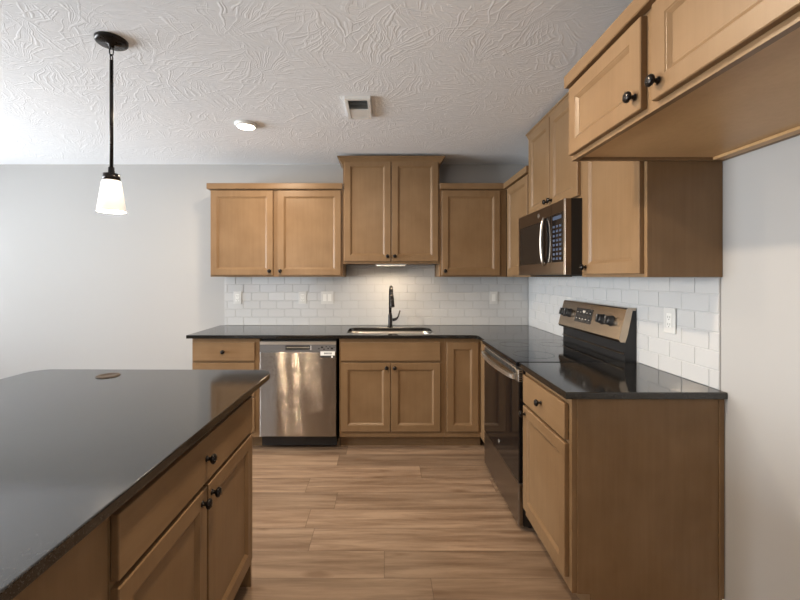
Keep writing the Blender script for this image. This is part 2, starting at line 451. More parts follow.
window('added_rear_window', 'X', REAR - 0.05, -4.8, -2.4, 0.7, 2.3, 3)  # unseen window, added to go with the rear fill lamp
bm = BM(); box(bm, LW, -1.534, BW - 0.014, BW, 0, 0.083, 0.003); struct('baseboard_back', bm, TRIM)
bm = BM(); box(bm, RW - 0.014, RW, REAR, 1.604, 0, 0.083, 0.003); struct('baseboard_right', bm, TRIM)

# ------------------------------------------------------------------ tile backsplash
TT = 0.008
def tiles(bmT, a0, a1, z0, z1, put, start=0.0, keep=None):
    tw, th, g = 0.1545, 0.0775, 0.0026
    r = 0; z = 0.9145
    while z < z1:
        a = a0 - tw * 2 + start + (0 if r % 2 == 0 else tw / 2)
        while a < a1:
            p, q, s, t = max(a, a0), min(a + tw - g, a1), max(z, z0), min(z + th - g, z1)
            for (p2, q2, s2, t2) in (keep(p, q, s, t) if keep else [(p, q, s, t)]):
                if q2 - p2 > 0.008 and t2 - s2 > 0.006:
                    put(bmT, p2, q2, s2, t2)
            a += tw
        z += th; r += 1
def tile_face(bm, P, p, q, s, t):
    jx, jz = random.uniform(-1, 1) * 0.0005, random.uniform(-1, 1) * 0.0005
    e = 0.0022
    base = [P(p, s, 0.003), P(q, s, 0.003), P(q, t, 0.003), P(p, t, 0.003)]
    top = []
    for (a, c, sa, sc2) in ((p + e, s + e, -1, -1), (q - e, s + e, 1, -1), (q - e, t - e, 1, 1), (p + e, t - e, -1, 1)):
        top.append(P(a, c, TT - 0.001 + jx * sa + jz * sc2))
    b = [bm.verts.new(v) for v in base]; u = [bm.verts.new(v) for v in top]
    bm.faces.new(u); bm.faces.new(list(reversed(b)))
    for i in range(4): bm.faces.new((b[i], b[(i + 1) % 4], u[(i + 1) % 4], u[i]))
UB = 1.372
Pb = lambda a, z, h: (a, BW - 0.001 - h, z)
def keep_back(p, q, s, t):
    if s >= UB - 0.001:
        return [(max(p, -0.362), min(q, 0.470), s, t)]
    if t > UB:
        return [(p, q, s, UB)] if q < -0.362 or p > 0.470 else ([(max(p, -0.362), min(q, 0.470), s, t)])
    return [(p, q, s, t)]
bt = thing('tile_backsplash', 'white subway tile backsplash on back wall behind the sink', 'backsplash', (0, BW, 0.9145))
bm = BM(); tiles(bm, -1.518, RW - 0.010, 0.9145, 1.484, lambda b, *r: tile_face(b, Pb, *r), 0.03, keep_back)
for v in bm.verts: v.co -= Vector((0, BW, 0.9145))
obj('tile_field', bm, TILE, bt)
bm = BM(); box(bm, -1.518, RW - 0.010, -0.0055, -0.001, 0, UB - 0.9145); box(bm, -0.362, 0.470, -0.0055, -0.001, UB - 0.9145, 1.484 - 0.9145)
obj('grout', bm, GROUT, bt)
Pr = lambda a, z, h: (RW - 0.001 - h, a, z)
rt = thing('tile_backsplash', 'white subway tile backsplash on right wall behind the range', 'backsplash', (RW, 0, 0.9145))
bm = BM(); tiles(bm, 1.622, BW - 0.010, 0.9145, UB, lambda b, *r: tile_face(b, Pr, *r), 0.05)
for v in bm.verts: v.co -= Vector((RW, 0, 0.9145))
obj('tile_field', bm, TILE, rt)
bm = BM(); box(bm, -0.0055, -0.001, 1.622, BW - 0.010, 0, UB - 0.9145); obj('grout', bm, GROUT, rt)
TB = BW - TT - 0.0015      # front of back tiles
TR = RW - TT - 0.0015      # front of right tiles

# ------------------------------------------------------------------ cabinets
def door_mesh(x0, x1, z0, z1, sw=0.052):
    """frame of a recessed panel door with a stepped inner bead; front at y=-0.020"""
    bm = BM()
    yb, yf = -0.001, -0.020
    e = 0.0025
    loops = [  # (inset, y)
        (0, yb), (0, yf + e), (e, yf), (sw, yf), (sw + 0.003, yf + 0.0025), (sw + 0.005, yf + 0.003), (sw + 0.015, yf + 0.010)]
    rings = []
    for ins, y in loops:
        rings.append([bm.verts.new((a, y, c)) for a, c in ((x0 + ins, z0 + ins), (x1 - ins, z0 + ins), (x1 - ins, z1 - ins), (x0 + ins, z1 - ins))])
    for a, b2 in zip(rings, rings[1:]):
        for i in range(4): bm.faces.new((a[i], a[(i + 1) % 4], b2[(i + 1) % 4], b2[i]))
    # back ring, so the frame is a closed solid
    back = [bm.verts.new((a, yb, c)) for a, c in ((x0 + sw, z0 + sw), (x1 - sw, z0 + sw), (x1 - sw, z1 - sw), (x0 + sw, z1 - sw))]
    for i in range(4):
        bm.faces.new((rings[-1][i], rings[-1][(i + 1) % 4], back[(i + 1) % 4], back[i]))
        bm.faces.new((back[i], back[(i + 1) % 4], rings[0][(i + 1) % 4], rings[0][i]))
    return bm
def knob(parent, x, z, y=-0.020):
    bm = BM()
    prof = [(0.0095, 0), (0.0095, -0.002), (0.006, -0.004), (0.0055, -0.011), (0.009, -0.014), (0.0145, -0.0175), (0.0165, -0.0215), (0.0155, -0.026), (0.011, -0.0295), (0.004, -0.031)]
    lathe(bm, prof, (0, 0, 0), 'Y', 24)
    return obj('knob', bm, BRONZE, parent, (x, y, z))
def add_door(p, x0, x1, z0, z1, kn=None):
    d = obj('door', door_mesh(x0, x1, z0, z1), WOOD, p)
    s = 0.066
    bx('door_panel', WOOD, d, x0 + s, x1 - s, -0.0095, -0.004, z0 + s, z1 - s)
    if kn: knob(d, *kn)
    return d
def add_drawer(p, x0, x1, z0, z1, kn=None):
    bm = BM(); box(bm, x0, x1, -0.020, -0.001, z0, z1, 0.003, 2)
    d = obj('drawer', bm, WOODH, p)
    if kn: knob(d, *kn)
    return d
def frame_mesh(w, z0, z1, stiles, rails):
    bm = BM()
    for a, b2 in stiles: box(bm, a, b2, 0, 0.019, z0, z1)
    sx = sorted(stiles)
    for (a, b2) in rails:
        for s1, s2 in zip(sx, sx[1:]): box(bm, s1[1], s2[0], 0.0004, 0.019, a, b2)
    return bm
def shell(w, y0, y1, z0, z1, top=True, t=0.015):
    bm = BM()
    box(bm, 0, t, y0, y1, z0, z1); box(bm, w - t, w, y0, y1, z0, z1)
    box(bm, t, w - t, y0, y1, z0, z0 + t); box(bm, t, w - t, y1 - t, y1, z0 + t, z1)
    if top: box(bm, t, w - t, y0, y1 - t, z1 - t, z1)
    return bm
def base_cab(label, loc, rz, w, fronts, mids=(), rails=(), depth=0.608, kick_ret=False, group=None):
    p = thing('base_cabinet', label, 'cabinet', loc, rz, group)
    obj('carcass', shell(w, 0.019, depth, 0.1, 0.8855, False), WOOD, p)
    st = [(0, 0.04), (w - 0.04, w)] + [(m - 0.02, m + 0.02) for m in mids]
    obj('face_frame', frame_mesh(w, 0.1, 0.8855, st, [(0.1, 0.14), (0.845, 0.8855)] + list(rails)), WOOD, p)
    bm = BM(); box(bm, 0, w, 0.075, 0.09, 0.0, 0.0995); obj('toe_kick', bm, WOODH, p)
    for f in fronts:
        (add_drawer if f[0] == 'drawer' else add_door)(p, *f[1:5], f[5] if len(f) > 5 else None)
    return p
BF = BW - 0.61            # base face plane on back wall
DT, DB, PT, PB = 0.855, 0.708, 0.692, 0.148
p = base_cab('maple base cabinet left of the dishwasher at the counter end', (-1.530, BF, 0), 0, 0.534,
    [('drawer', 0.008, 0.5, DB, DT, (0.254, 0.781)), ('drawer', 0.008, 0.5, 0.428, PT, (0.254, 0.56)), ('drawer', 0.008, 0.5, PB, 0.412, (0.254, 0.28))], rails=[(0.692, 0.72), (0.405, 0.435)])
p = base_cab('maple sink base cabinet with false front above two doors', (-0.362, BF, 0), 0, 0.834,
    [('drawer', 0.014, 0.8, DB, DT), ('door', 0.014, 0.4035, PB, PT, (0.376, 0.655)), ('door', 0.4105, 0.8, PB, PT, (0.438, 0.655))], mids=(0.407,), rails=[(0.692, 0.72)])
# corner cabinet: narrow door on the back run plus the filler that returns to the range
p = thing('base_cabinet', 'maple corner base cabinet with narrow full height door beside the range', 'cabinet', (0.473, BF, 0))
wc = RW - 0.473 - 0.002
bm = shell(wc, 0.019, 0.608, 0.1, 0.8855, False); box(bm, 0.305, wc, -0.268, 0.0185, 0.1, 0.87); obj('carcass', bm, WOOD, p)
bm = frame_mesh(0.285, 0.1, 0.8855, [(0, 0.03), (0.255, 0.285)], [(0.1, 0.14), (0.845, 0.8855)]); obj('face_frame', bm, WOOD, p)
add_door(p, 0.016, 0.266, PB, DT)
bx('filler_panel', WOOD, p, 0.2855, 0.3045, -0.268, -0.0005, 0.1, 0.8855)
bm = BM(); box(bm, 0, 0.30, 0.075, 0.09, 0, 0.0995); box(bm, 0.36, 0.375, -0.268, 0.075, 0, 0.0995); obj('toe_kick', bm, WOODH, p)
# right base cabinet, 21 in, near end exposed
RY0, RY1 = 1.61, 2.143
XF = RW - 0.61            # face plane of the right run
p = base_cab('maple base cabinet right of the range with exposed end panel', (XF, RY1 - 0.004, 0), -PI / 2, RY1 - RY0 - 0.004,
    [('drawer', 0.014, 0.505, DB, DT, (0.26, 0.781)), ('door', 0.014, 0.505, PB, PT, (0.045, 0.655))], rails=[(0.692, 0.72)])
wr = RY1 - RY0 - 0.004
bm = BM(); prism(bm, [(0.02, 0.1), (0.078, 0.1), (0.078, 0), (0.585, 0), (0.585, 0.8855), (0.02, 0.8855)], wr + 0.0004, wr + 0.005, 'YZ'); obj('end_panel', bm, WOOD, p)
bx('scribe_strip', WOOD, p, wr + 0.0004, wr + 0.009, 0.587, 0.608, 0, 0.8855, bevel=0.002)

# island: local x runs away from the camera (+Y), fronts face +X
ISL = (-0.600, 0.868, 0)
ROT = PI / 2 - math.radians(0.3)
p = base_cab('maple island base cabinet with a wide drawer above two doors', ISL, ROT, 0.902,
    [('drawer', 0.004, 0.87, DB, DT, (0.429, 0.783)), ('door', 0.004, 0.432, PB, PT, (0.397, 0.655)), ('door', 0.443, 0.87, PB, PT, (0.467, 0.655))], mids=(0.4375,), rails=[(0.692, 0.72)], depth=0.6)
bx('end_panel', WOOD, p, 0.9025, 0.917, 0.0, 0.6, 0.0, 0.8855)
bx('back_panel', WOOD, p, 0.0, 0.917, 0.601, 0.615, 0.0, 0.8855)
p2 = thing('island_panel', 'plain flat maple panel nearest the camera under island counter', 'cabinet', ISL, ROT)
bx('face_panel', WOOD, p2, -1.36, -0.002, 0.0, 0.019, 0.1, 0.8855)
bx('panel_box', WOOD, p2, -1.36, -0.002, 0.020, 0.6, 0.1, 0.8855)
bx('toe_kick', WOODH, p2, -1.36, -0.002, 0.075, 0.09, 0.0, 0.0995)

# wall cabinets
def wall_cab(label, loc, rz, w, z0, z1, depth, doors, stiles, crown, e=0.046, nm='wall_cabinet', frame_w=None, fasc=None, ends=(1, 1), group=None):
    p = thing(nm, label, 'cabinet', loc, rz, group)
    obj('carcass', shell(w, 0.019, depth - 0.002, z0 + 0.0, z1), WOOD, p)
    obj('face_frame', frame_mesh(frame_w or w, z0, z1, stiles, [(z0, z0 + 0.035), (z1 - 0.035, z1)]), WOOD, p)
    for d in doors: add_door(p, *d[:4], d[4] if len(d) > 4 else None)
    bm = BM()
    L, R2 = ends
    fw = frame_w or w
    if crown == 'flat':
        x0, x1 = (-0.022 if L else 0.0), fw + (0.022 if R2 else 0.0)
        box(bm, x0, x1, -0.034, 0.0, z1 - 0.003, z1 + 0.047, 0.003)
        if L: box(bm, x0, 0.0, 0.0, depth - 0.004, z1 - 0.003, z1 + 0.047, 0.002)
        if R2: box(bm, fw, x1, 0.0, depth - 0.004, z1 - 0.003, z1 + 0.047, 0.002)
    else:
        za, zb = z1 - 0.048, z1 + 0.014
        lo = [(0.0, -0.003), (fw, -0.003), (fw, depth - 0.004), (0.0, depth - 0.004)]
        prof = [(0.001, za), (e * 0.17, za), (e * 0.22, za + 0.008), (e * 0.48, za + 0.024), (e * 0.74, za + 0.044), (e - 0.006, za + 0.050), (e, za + 0.052), (e, zb), (0.001, zb)]
        rings = []
        for off, z in prof:
            l2 = off if L else 0.0; r2 = off if R2 else 0.0
            rings.append([bm.verts.new(v) for v in ((-l2, depth - 0.004, z), (-l2, -0.001 - off, z), (fw + r2, -0.001 - off, z), (fw + r2, depth - 0.004, z))])
        for a, b2 in zip(rings, rings[1:]):
            for i in range(3): bm.faces.new((a[i], a[i + 1], b2[i + 1], b2[i]))
        bm.faces.new([r[0] for r in rings][::-1]); bm.faces.new([r[3] for r in rings])
        for i in range(3): bm.faces.new((rings[0][i + 1], rings[0][i], rings[-1][i], rings[-1][i + 1]))
    obj('crown_molding', bm, WOODH, p)
    return p
UF = BW - 0.305
UT = 2.134
wall_cab('two-door maple wall cabinet leftmost on the back wall', (-1.519, UF, 0), 0, 1.152, UB, UT, 0.305,
    [(0.008, 0.548, UB + 0.014, UT - 0.014, (0.521, UB + 0.05)), (0.590, 1.137, UB + 0.014, UT - 0.014, (0.617, UB + 0.05))],
    [(0, 0.03), (0.54, 0.59), (1.122, 1.152)], 'flat', ends=(1, 0))
CT = 2.399
wall_cab('tall two-door maple wall cabinet raised above the sink', (-0.365, UF, 0), 0, 0.838, 1.486, CT, 0.305,
    [(0.012, 0.4145, 1.506, CT - 0.014, (0.388, 1.55)), (0.4235, 0.826, 1.506, CT - 0.014, (0.45, 1.55))],
    [(0, 0.03), (0.404, 0.434), (0.808, 0.838)], 'angled')
wall_cab('single-door maple wall cabinet right of the sink on the back wall', (0.475, UF, 0), 0, RW - 0.475 - 0.002, UB, UT, 0.305,
    [(0.018, 0.522, UB + 0.014, UT - 0.014, (0.045, UB + 0.05))],
    [(0, 0.03), (0.51, 0.58)], 'flat', frame_w=0.58, ends=(0, 0))
XU = RW - 0.305
wall_cab('maple wall cabinet in the corner left of the microwave', (XU, UF - 0.022, 0), -PI / 2, UF - 0.022 - 2.908, UB, UT, 0.305,
    [(0.055, UF - 0.022 - 2.908 - 0.012, UB + 0.014, UT - 0.014)],
    [(0, 0.06), (UF - 0.022 - 2.908 - 0.03, UF - 0.022 - 2.908)], 'flat', ends=(0, 0))
wm = 0.758
wall_cab('short two-door maple wall cabinet above the microwave', (XU, 2.905, 0), -PI / 2, wm, 1.797, CT, 0.305,
    [(0.012, 0.374, 1.811, CT - 0.014, (0.348, 1.85)), (0.384, 0.746, 1.811, CT - 0.014, (0.41, 1.85))],
    [(0, 0.03), (0.364, 0.394), (wm - 0.03, wm)], 'angled', e=0.026)
wn_ = 2.1445 - 1.612
wall_cab('single-door maple wall cabinet right of the microwave', (XU, 2.1445, 0), -PI / 2, wn_, UB, UT, 0.305,
    [(0.05, wn_ - 0.02, UB + 0.014, UT - 0.014, (0.078, UB + 0.05))],
    [(0, 0.05), (wn_ - 0.035, wn_)], 'flat', ends=(0, 0))
# deep cabinet over the refrigerator bay: open rim underneath
FD, FZ, FY = 0.61, 1.838, 1.6095
wf = 0.972
p = thing('wall_cabinet', 'deep two-door maple wall cabinet over the empty refrigerator bay', 'cabinet', (RW - FD, FY, 0), -PI / 2)
bm = BM()
box(bm, 0, 0.015, 0.019, FD - 0.002, FZ, UT); box(bm, wf - 0.015, wf, 0.019, FD - 0.002, FZ, UT)
box(bm, 0.015, wf - 0.015, FD - 0.017, FD - 0.002, FZ, UT); box(bm, 0.015, wf - 0.015, 0.019, FD - 0.017, UT - 0.015, UT)
obj('carcass', bm, WOOD, p)
bx('bottom_panel', NATURAL_LIT, p, 0.0155, wf - 0.0155, 0.0195, FD - 0.0175, FZ + 0.012, FZ + 0.026)
obj('face_frame', frame_mesh(wf, FZ, UT, [(0, 0.035), (0.448, 0.523), (wf - 0.035, wf)], [(FZ, FZ + 0.04), (UT - 0.035, UT)]), WOOD, p)
bx('wall_cleat', NATURAL_LIT, p, 0.0155, wf - 0.0155, FD - 0.055, FD - 0.0175, FZ + 0.001, FZ + 0.0115)
add_door(p, 0.014, 0.462, FZ + 0.018, UT - 0.012, (0.436, FZ + 0.062))
add_door(p, 0.509, wf - 0.014, FZ + 0.018, UT - 0.012, (0.537, FZ + 0.062))
bm = BM(); box(bm, -0.006, wf, -0.030, 0.0, UT - 0.003, UT + 0.047, 0.003); obj('crown_molding', bm, WOODH, p)

# ------------------------------------------------------------------ countertops
CZ0, CZ1 = 0.886, 0.914
XE = 0.726
SX0, SX1, SY0, SY1 = -0.315, 0.398, 3.225, 3.605
bm = BM()
ce = BF - 0.036
slab(bm, [(-1.562, ce), (XE - 0.04, ce), (XE - 0.012, ce - 0.012), (XE, ce - 0.04), (XE, 2.9075), (RW - 0.002, 2.9075), (RW - 0.002, BW - 0.002), (-1.562, BW - 0.002)], CZ0, CZ1,
     [rrect(SX0, SX1, SY0, SY1, 0.075)])
tag(obj('countertop', bm, STONE), 'black stone countertop with the sink along the back wall', 'countertop')
bm = BM(); slab(bm, [(XE - 0.008, 1.588), (RW - 0.002, 1.588), (RW - 0.002, 2.1415), (XE - 0.008, 2.1415)], CZ0, CZ1)
tag(obj('countertop', bm, STONE), 'short black stone countertop right of the range', 'countertop')
ct = obj('countertop', (lambda b: (slab(b, rrect(-1.18, 0.0, -2.52, 0.0, 0.085, corners=(1, 1, 1, 1)), 0, CZ1 - CZ0), b)[1])(BM()), STONE, None, (-0.546, 1.978, CZ0))
ct.rotation_euler = (0, 0, -math.radians(0.6))
tag(ct, 'large black stone island countertop with rounded corners', 'countertop')
bm = BM(); lathe(bm, [(0.049, 0), (0.049, 0.002), (0.046, 0.004), (0.030, 0.0045), (0.029, 0.0035), (0.0, 0.0035)], (-1.282, 1.852, CZ1 + 0.0002), 'Z', 40)
tag(obj('outlet_cap', bm, plain('dull_bronze', (0.045, 0.034, 0.026), 0.6, spec=0.2)), 'round bronze pop-up outlet cap flush in island counter', 'outlet')

# ------------------------------------------------------------------ sink and faucet
sk = thing('kitchen_sink', 'undermount stainless steel sink in the back counter', 'sink', (0.0415, 3.415, CZ0))
bm = BM()
def ringv(ins, z): return [bm.verts.new((x - 0.0415, y - 3.415, z)) for x, y in rrect(SX0 - 0.004 + ins, SX1 + 0.004 - ins, SY0 - 0.004 + ins, SY1 + 0.004 - ins, max(0.03, 0.079 - ins))]
rs = [ringv(-0.012, -0.003), ringv(0.0, -0.003), ringv(0.004, -0.02), ringv(0.012, -0.17), ringv(0.04, -0.195), ringv(0.05, -0.196)]
N = len(rs[0])
for a, b2 in zip(rs, rs[1:]):
    for i in range(N):
        f = bm.faces.new((a[i], a[(i + 1) % N], b2[(i + 1) % N], b2[i])); f.smooth = True
bm.faces.new(rs[-1])
sb = obj('bowl', bm, steel('sink_steel', (0.50, 0.47, 0.44), 0.3), sk)
so = sb.modifiers.new('t', 'SOLIDIFY'); so.thickness = 0.0015; so.offset = -1
bm = BM(); lathe(bm, [(0.042, -0.1935), (0.042, -0.191), (0.03, -0.1925), (0.0, -0.1925)], (0, 0.03, 0), 'Z', 28); obj('drain', bm, BRIGHT, sk)

FX, FYv = 0.048, 3.672
fc = thing('kitchen_faucet', 'matte black pull-down kitchen faucet with side lever behind sink', 'faucet', (FX, FYv, CZ1), math.radians(4))
bm = BM(); lathe(bm, [(0.027, 0), (0.027, 0.006), (0.022, 0.012), (0.020, 0.02), (0.020, 0.10), (0.0175, 0.11), (0.0145, 0.125)], (0, 0, 0.0003), 'Z', 28)
obj('faucet_body', bm, BRONZE, fc)
pts = [(0, 0, 0.1253), (0, 0, 0.28)]
R = 0.088
for i in range(1, 15):
    a = PI * i / 14 * 0.93
    pts.append((0, -R + R * math.cos(a), 0.28 + R * math.sin(a)))
bm = BM(); tube(bm, pts, 0.0135, 16); sp = obj('spout', bm, BRONZE, fc)
d = (Vector(pts[-1]) - Vector(pts[-2])).normalized(); e0 = Vector(pts[-1]) + d * 0.0005
bm = BM(); tube(bm, [e0, e0 + d * 0.012, e0 + d * 0.03, e0 + d * 0.07, e0 + d * 0.105, e0 + d * 0.108], [0.0145, 0.0165, 0.0175, 0.0195, 0.0215, 0.0195], 20)
obj('spray_head', bm, BRONZE, fc)
bm = BM(); tube(bm, [(0.0205, 0, 0.062), (0.045, 0, 0.068), (0.06, -0.004, 0.076)], [0.0135, 0.0125, 0.012], 16)
tube(bm, [(0.058, -0.004, 0.074), (0.072, -0.006, 0.092), (0.090, -0.008, 0.150)], [0.010, 0.0075, 0.0065], 14)
obj('lever', bm, BRONZE, fc)

# ------------------------------------------------------------------ dishwasher
dw = thing('dishwasher', 'stainless steel dishwasher with pocket handle between base cabinets', 'dishwasher', (-0.6860, BF, 0))
hw = 0.300
bx('tub', BLACK, dw, -hw, hw, 0.012, 0.57, 0.10, 0.872)
bm = BM(); box(bm, -hw, hw, -0.026, 0.0115, 0.112, 0.778, 0.004, 2); dr = obj('door', bm, STEELW, dw)
cp = thing_cp = None
bm = BM()
# control fascia with a real pocket
pw0, pw1, pz0, pz1 = -0.098, 0.098, 0.796, 0.830
for b in ((-hw, pw0, 0.779, 0.862), (pw1, hw, 0.779, 0.862), (pw0, pw1, 0.779, pz0), (pw0, pw1, pz1, 0.862)):
    box(bm, b[0], b[1], -0.026, 0.0115, b[2], b[3])
cp = obj('control_fascia', bm, GREYP, dw)
bm = BM(); box(bm, -hw, hw, -0.0275, -0.0265, 0.838, 0.862, 0.0004); obj('top_trim', bm, BRIGHT, cp)
bm = BM(); box(bm, pw0, pw1, 0.002, 0.011, pz0, pz1); obj('handle_recess', bm, DARKV, cp)
bm = BM(); box(bm, pw0 + 0.004, pw1 - 0.01, -0.022, -0.012, pz0 + 0.012, pz0 + 0.024, 0.002); obj('pocket_lip', bm, BRIGHT, cp)
bm = BM(); box(bm, pw1 - 0.001, pw1 + 0.008, -0.0275, -0.0262, pz0, pz1, 0.0005); obj('pocket_rim', bm, WHITEP, cp)
bm = BM()
for i, (px, pz, s) in enumerate(((0.165, 0.806, 0.006), (0.19, 0.817, 0.009), (0.205, 0.802, 0.006), (0.223, 0.822, 0.005), (0.238, 0.808, 0.006), (0.252, 0.820, 0.005), (0.268, 0.808, 0.010), (0.285, 0.818, 0.004))):
    box(bm, px - s, px + s, -0.0266, -0.0261, pz - s * 0.7, pz + s * 0.7)
obj('control_marks', bm, INK, cp)
lb = bx('paper_label', PAPER, dw, 0.176, 0.291, -0.0266, -0.0261, 0.752, 0.785)
bm = BM()
for k in range(7): box(bm, 0.206 + k * 0.009, 0.211 + k * 0.009, -0.0269, -0.0267, 0.762, 0.776)
obj('label_print', bm, INK, lb)
lb2 = bx('energy_strip', INK, dw, 0.176, 0.291, -0.0266, -0.0261, 0.735, 0.7515)
bx('white_square', PAPER, lb2, 0.262, 0.275, -0.0269, -0.0267, 0.734, 0.750)
bx('kick_plate', BLACK, dw, -hw, hw, 0.03, 0.045, 0.022, 0.108)

# ------------------------------------------------------------------ range  (local x from far to near, y into the wall)
RGX, RGY = 0.745, 2.905
rg = thing('kitchen_range', 'freestanding electric range with black glass top and slanted steel console', 'stove', (RGX, RGY, 0), -PI / 2)
W = 0.756; g0 = 0.004
bx('body', BLACK, rg, g0, W, 0.0, 0.59, 0.03, 0.888)
for a in (0.05, W - 0.05):
    for b2 in (0.05, 0.52):
        bm = BM(); lathe(bm, [(0.015, 0), (0.012, 0.031)], (a, b2, 0), 'Z', 14); obj('levelling_foot', bm, PLASTB, rg)
bm = BM(); box(bm, g0, W, -0.040, 0.535, 0.8885, 0.9155, 0.005, 3); ck = obj('cooktop', bm, GLASSB, rg)
BRN = plain('burner_print', (0.012, 0.012, 0.013), 0.12)
for (a, b2, r) in ((0.2, 0.13, 0.1), (0.55, 0.13, 0.115), (0.2, 0.38, 0.08), (0.55, 0.38, 0.08)):
    bm = BM(); lathe(bm, [(r, 0.9157), (r, 0.9159), (r - 0.0025, 0.9159), (r - 0.0025, 0.9157)], (a, b2, 0), 'Z', 48, caps=False); obj('burner_ring', bm, BRN, ck)
# oven door
bm = BM(); box(bm, g0 + 0.004, W - 0.002, -0.026, -0.001, 0.262, 0.806, 0.003); od = obj('oven_door', bm, GLASSB, rg)
bm = BM(); box(bm, g0 + 0.004, W - 0.002, -0.028, -0.001, 0.8065, 0.872, 0.003); tr = obj('door_trim', bm, STEEL, od)
for k in range(26):
    a = 0.05 + k * 0.0255
    bx('vent_slot', DARKV, tr, a, a + 0.016, -0.0286, -0.0275, 0.842, 0.866)
for k in range(5):
    bx('vent_slot', DARKV, tr, W - 0.0025, W - 0.0014, -0.024, -0.008, 0.813 + k * 0.0115, 0.820 + k * 0.0115)
bm = BM(); hp = []; NN = 24
vsT = []
for i in range(NN + 1):
    t = i / NN; a = 0.02 + (W - 0.06) * t
    y = -0.036 - 0.030 * math.sin(PI * t) ** 0.6 if 0 < t < 1 else -0.036
    vsT.append([bm.verts.new(v) for v in ((a, y, 0.812), (a, y - 0.012, 0.815), (a, y - 0.012, 0.838), (a, y, 0.841))])
for a, b2 in zip(vsT, vsT[1:]):
    for i in range(4):
        f = bm.faces.new((a[i], a[(i + 1) % 4], b2[(i + 1) % 4], b2[i])); f.smooth = False
bm.faces.new(vsT[0]); bm.faces.new(vsT[-1])
for a in (0.022, W - 0.066): box(bm, a, a + 0.022, -0.042, -0.0285, 0.814, 0.839)
obj('handle', bm, BRIGHT, od)
def emblem(parent, a, y, z, r):
    bm = BM(); lathe(bm, [(r, 0), (r, -0.0012), (r * 0.86, -0.0016), (0.0, -0.0016)], (0, 0, 0), 'Y', 28)
    e = obj('emblem', bm, BRIGHT, parent, (a, y, z))
    bm = BM()
    lathe(bm, [(r * 0.80, -0.0017), (r * 0.80, -0.0020), (r * 0.72, -0.0020), (r * 0.72, -0.0017)], (0, 0, 0), 'Y', 28, caps=False)
    for s in (-1, 1):
        tube(bm, [(s * r * 0.30 + r * 0.26 * math.cos(t), -0.0018, r * 0.34 * math.sin(t)) for t in [0.5 + k * 0.5 for k in range(11)]], r * 0.05, 6)
    obj('emblem_script', bm, INK, e)
emblem(od, W / 2, -0.0263, 0.335, 0.013)
bm = BM(); box(bm, g0 + 0.004, W - 0.002, -0.026, -0.001, 0.03, 0.257, 0.004); obj('storage_drawer', bm, steel('drawer_steel', (0.27, 0.24, 0.21), 0.3), rg)
# back guard: riser, slanted console
bm = BM(); prism(bm, [(0.547, 0.889), (0.547, 1.02), (0.560, 1.06), (0.587, 1.19), (0.606, 1.19), (0.606, 0.889)], g0 + 0.002, W - 0.002, 'YZ')
bgd = obj('back_guard', bm, BLACK, rg)
bm = BM(); box(bm, g0 + 0.004, W - 0.012, 0.539, 0.5465, 0.952, 0.962, 0.002); obj('guard_strip', bm, SLATE, bgd)
bm = BM(); prism(bm, [(0.519, 1.020), (0.512, 1.034), (0.552, 1.198), (0.560, 1.204), (0.602, 1.204), (0.602, 1.1915), (0.586, 1.1915), (0.559, 1.059), (0.5465, 1.0195)], g0, W, 'YZ')
cn = obj('console', bm, steel('console_steel', (0.52, 0.42, 0.32), 0.26), rg)
sl = math.atan2(0.04, 0.164)
def on_console(bm, off=0.0):
    # mesh drawn in local (x, -out, up the slope) is moved onto the slanted face
    M4 = Matrix.Translation((0, 0.512, 1.034)) @ Matrix.Rotation(-sl, 4, 'X')
    for v in bm.verts: v.co = M4 @ v.co
    return bm
bm = BM(); box(bm, 0.225, 0.435, -0.0015, -0.0003, 0.045, 0.138, 0.0004); dp = obj('display_panel', on_console(bm), plain('display_dark', (0.045, 0.038, 0.033), 0.2), cn)
bm = BM()
for r_ in range(2):
    for k in range(5):
        a = 0.236 + k * 0.040
        box(bm, a, a + 0.026, -0.0021, -0.0016, 0.055 + r_ * 0.042, 0.083 + r_ * 0.042)
obj('touch_keys', on_console(bm), GLASSB, dp)
bm = BM()
for r_ in range(2):
    for k in range(5):
        a = 0.243 + k * 0.040
        box(bm, a, a + 0.012, -0.0026, -0.0022, 0.066 + r_ * 0.042, 0.071 + r_ * 0.042)
box(bm, 0.313, 0.345, -0.0026, -0.0022, 0.112, 0.124)
obj('key_print', on_console(bm), plain('pale_print', (0.6, 0.56, 0.5), 0.5), dp)
for a in (0.065, 0.135, 0.555, 0.645):
    bm = BM(); lathe(bm, [(0.031, -0.0003), (0.031, -0.004), (0.027, -0.006), (0.025, -0.026), (0.022, -0.030), (0.0, -0.030)], (a, 0, 0.092), 'Y', 28)
    box(bm, a - 0.007, a + 0.007, -0.040, -0.029, 0.069, 0.115, 0.002)
    kb = obj('control_knob', on_console(bm), PLASTB, cn)
    bm = BM(); box(bm, a - 0.0015, a + 0.0015, -0.0407, -0.0402, 0.100, 0.113); obj('pointer', on_console(bm), WHITEP, kb)

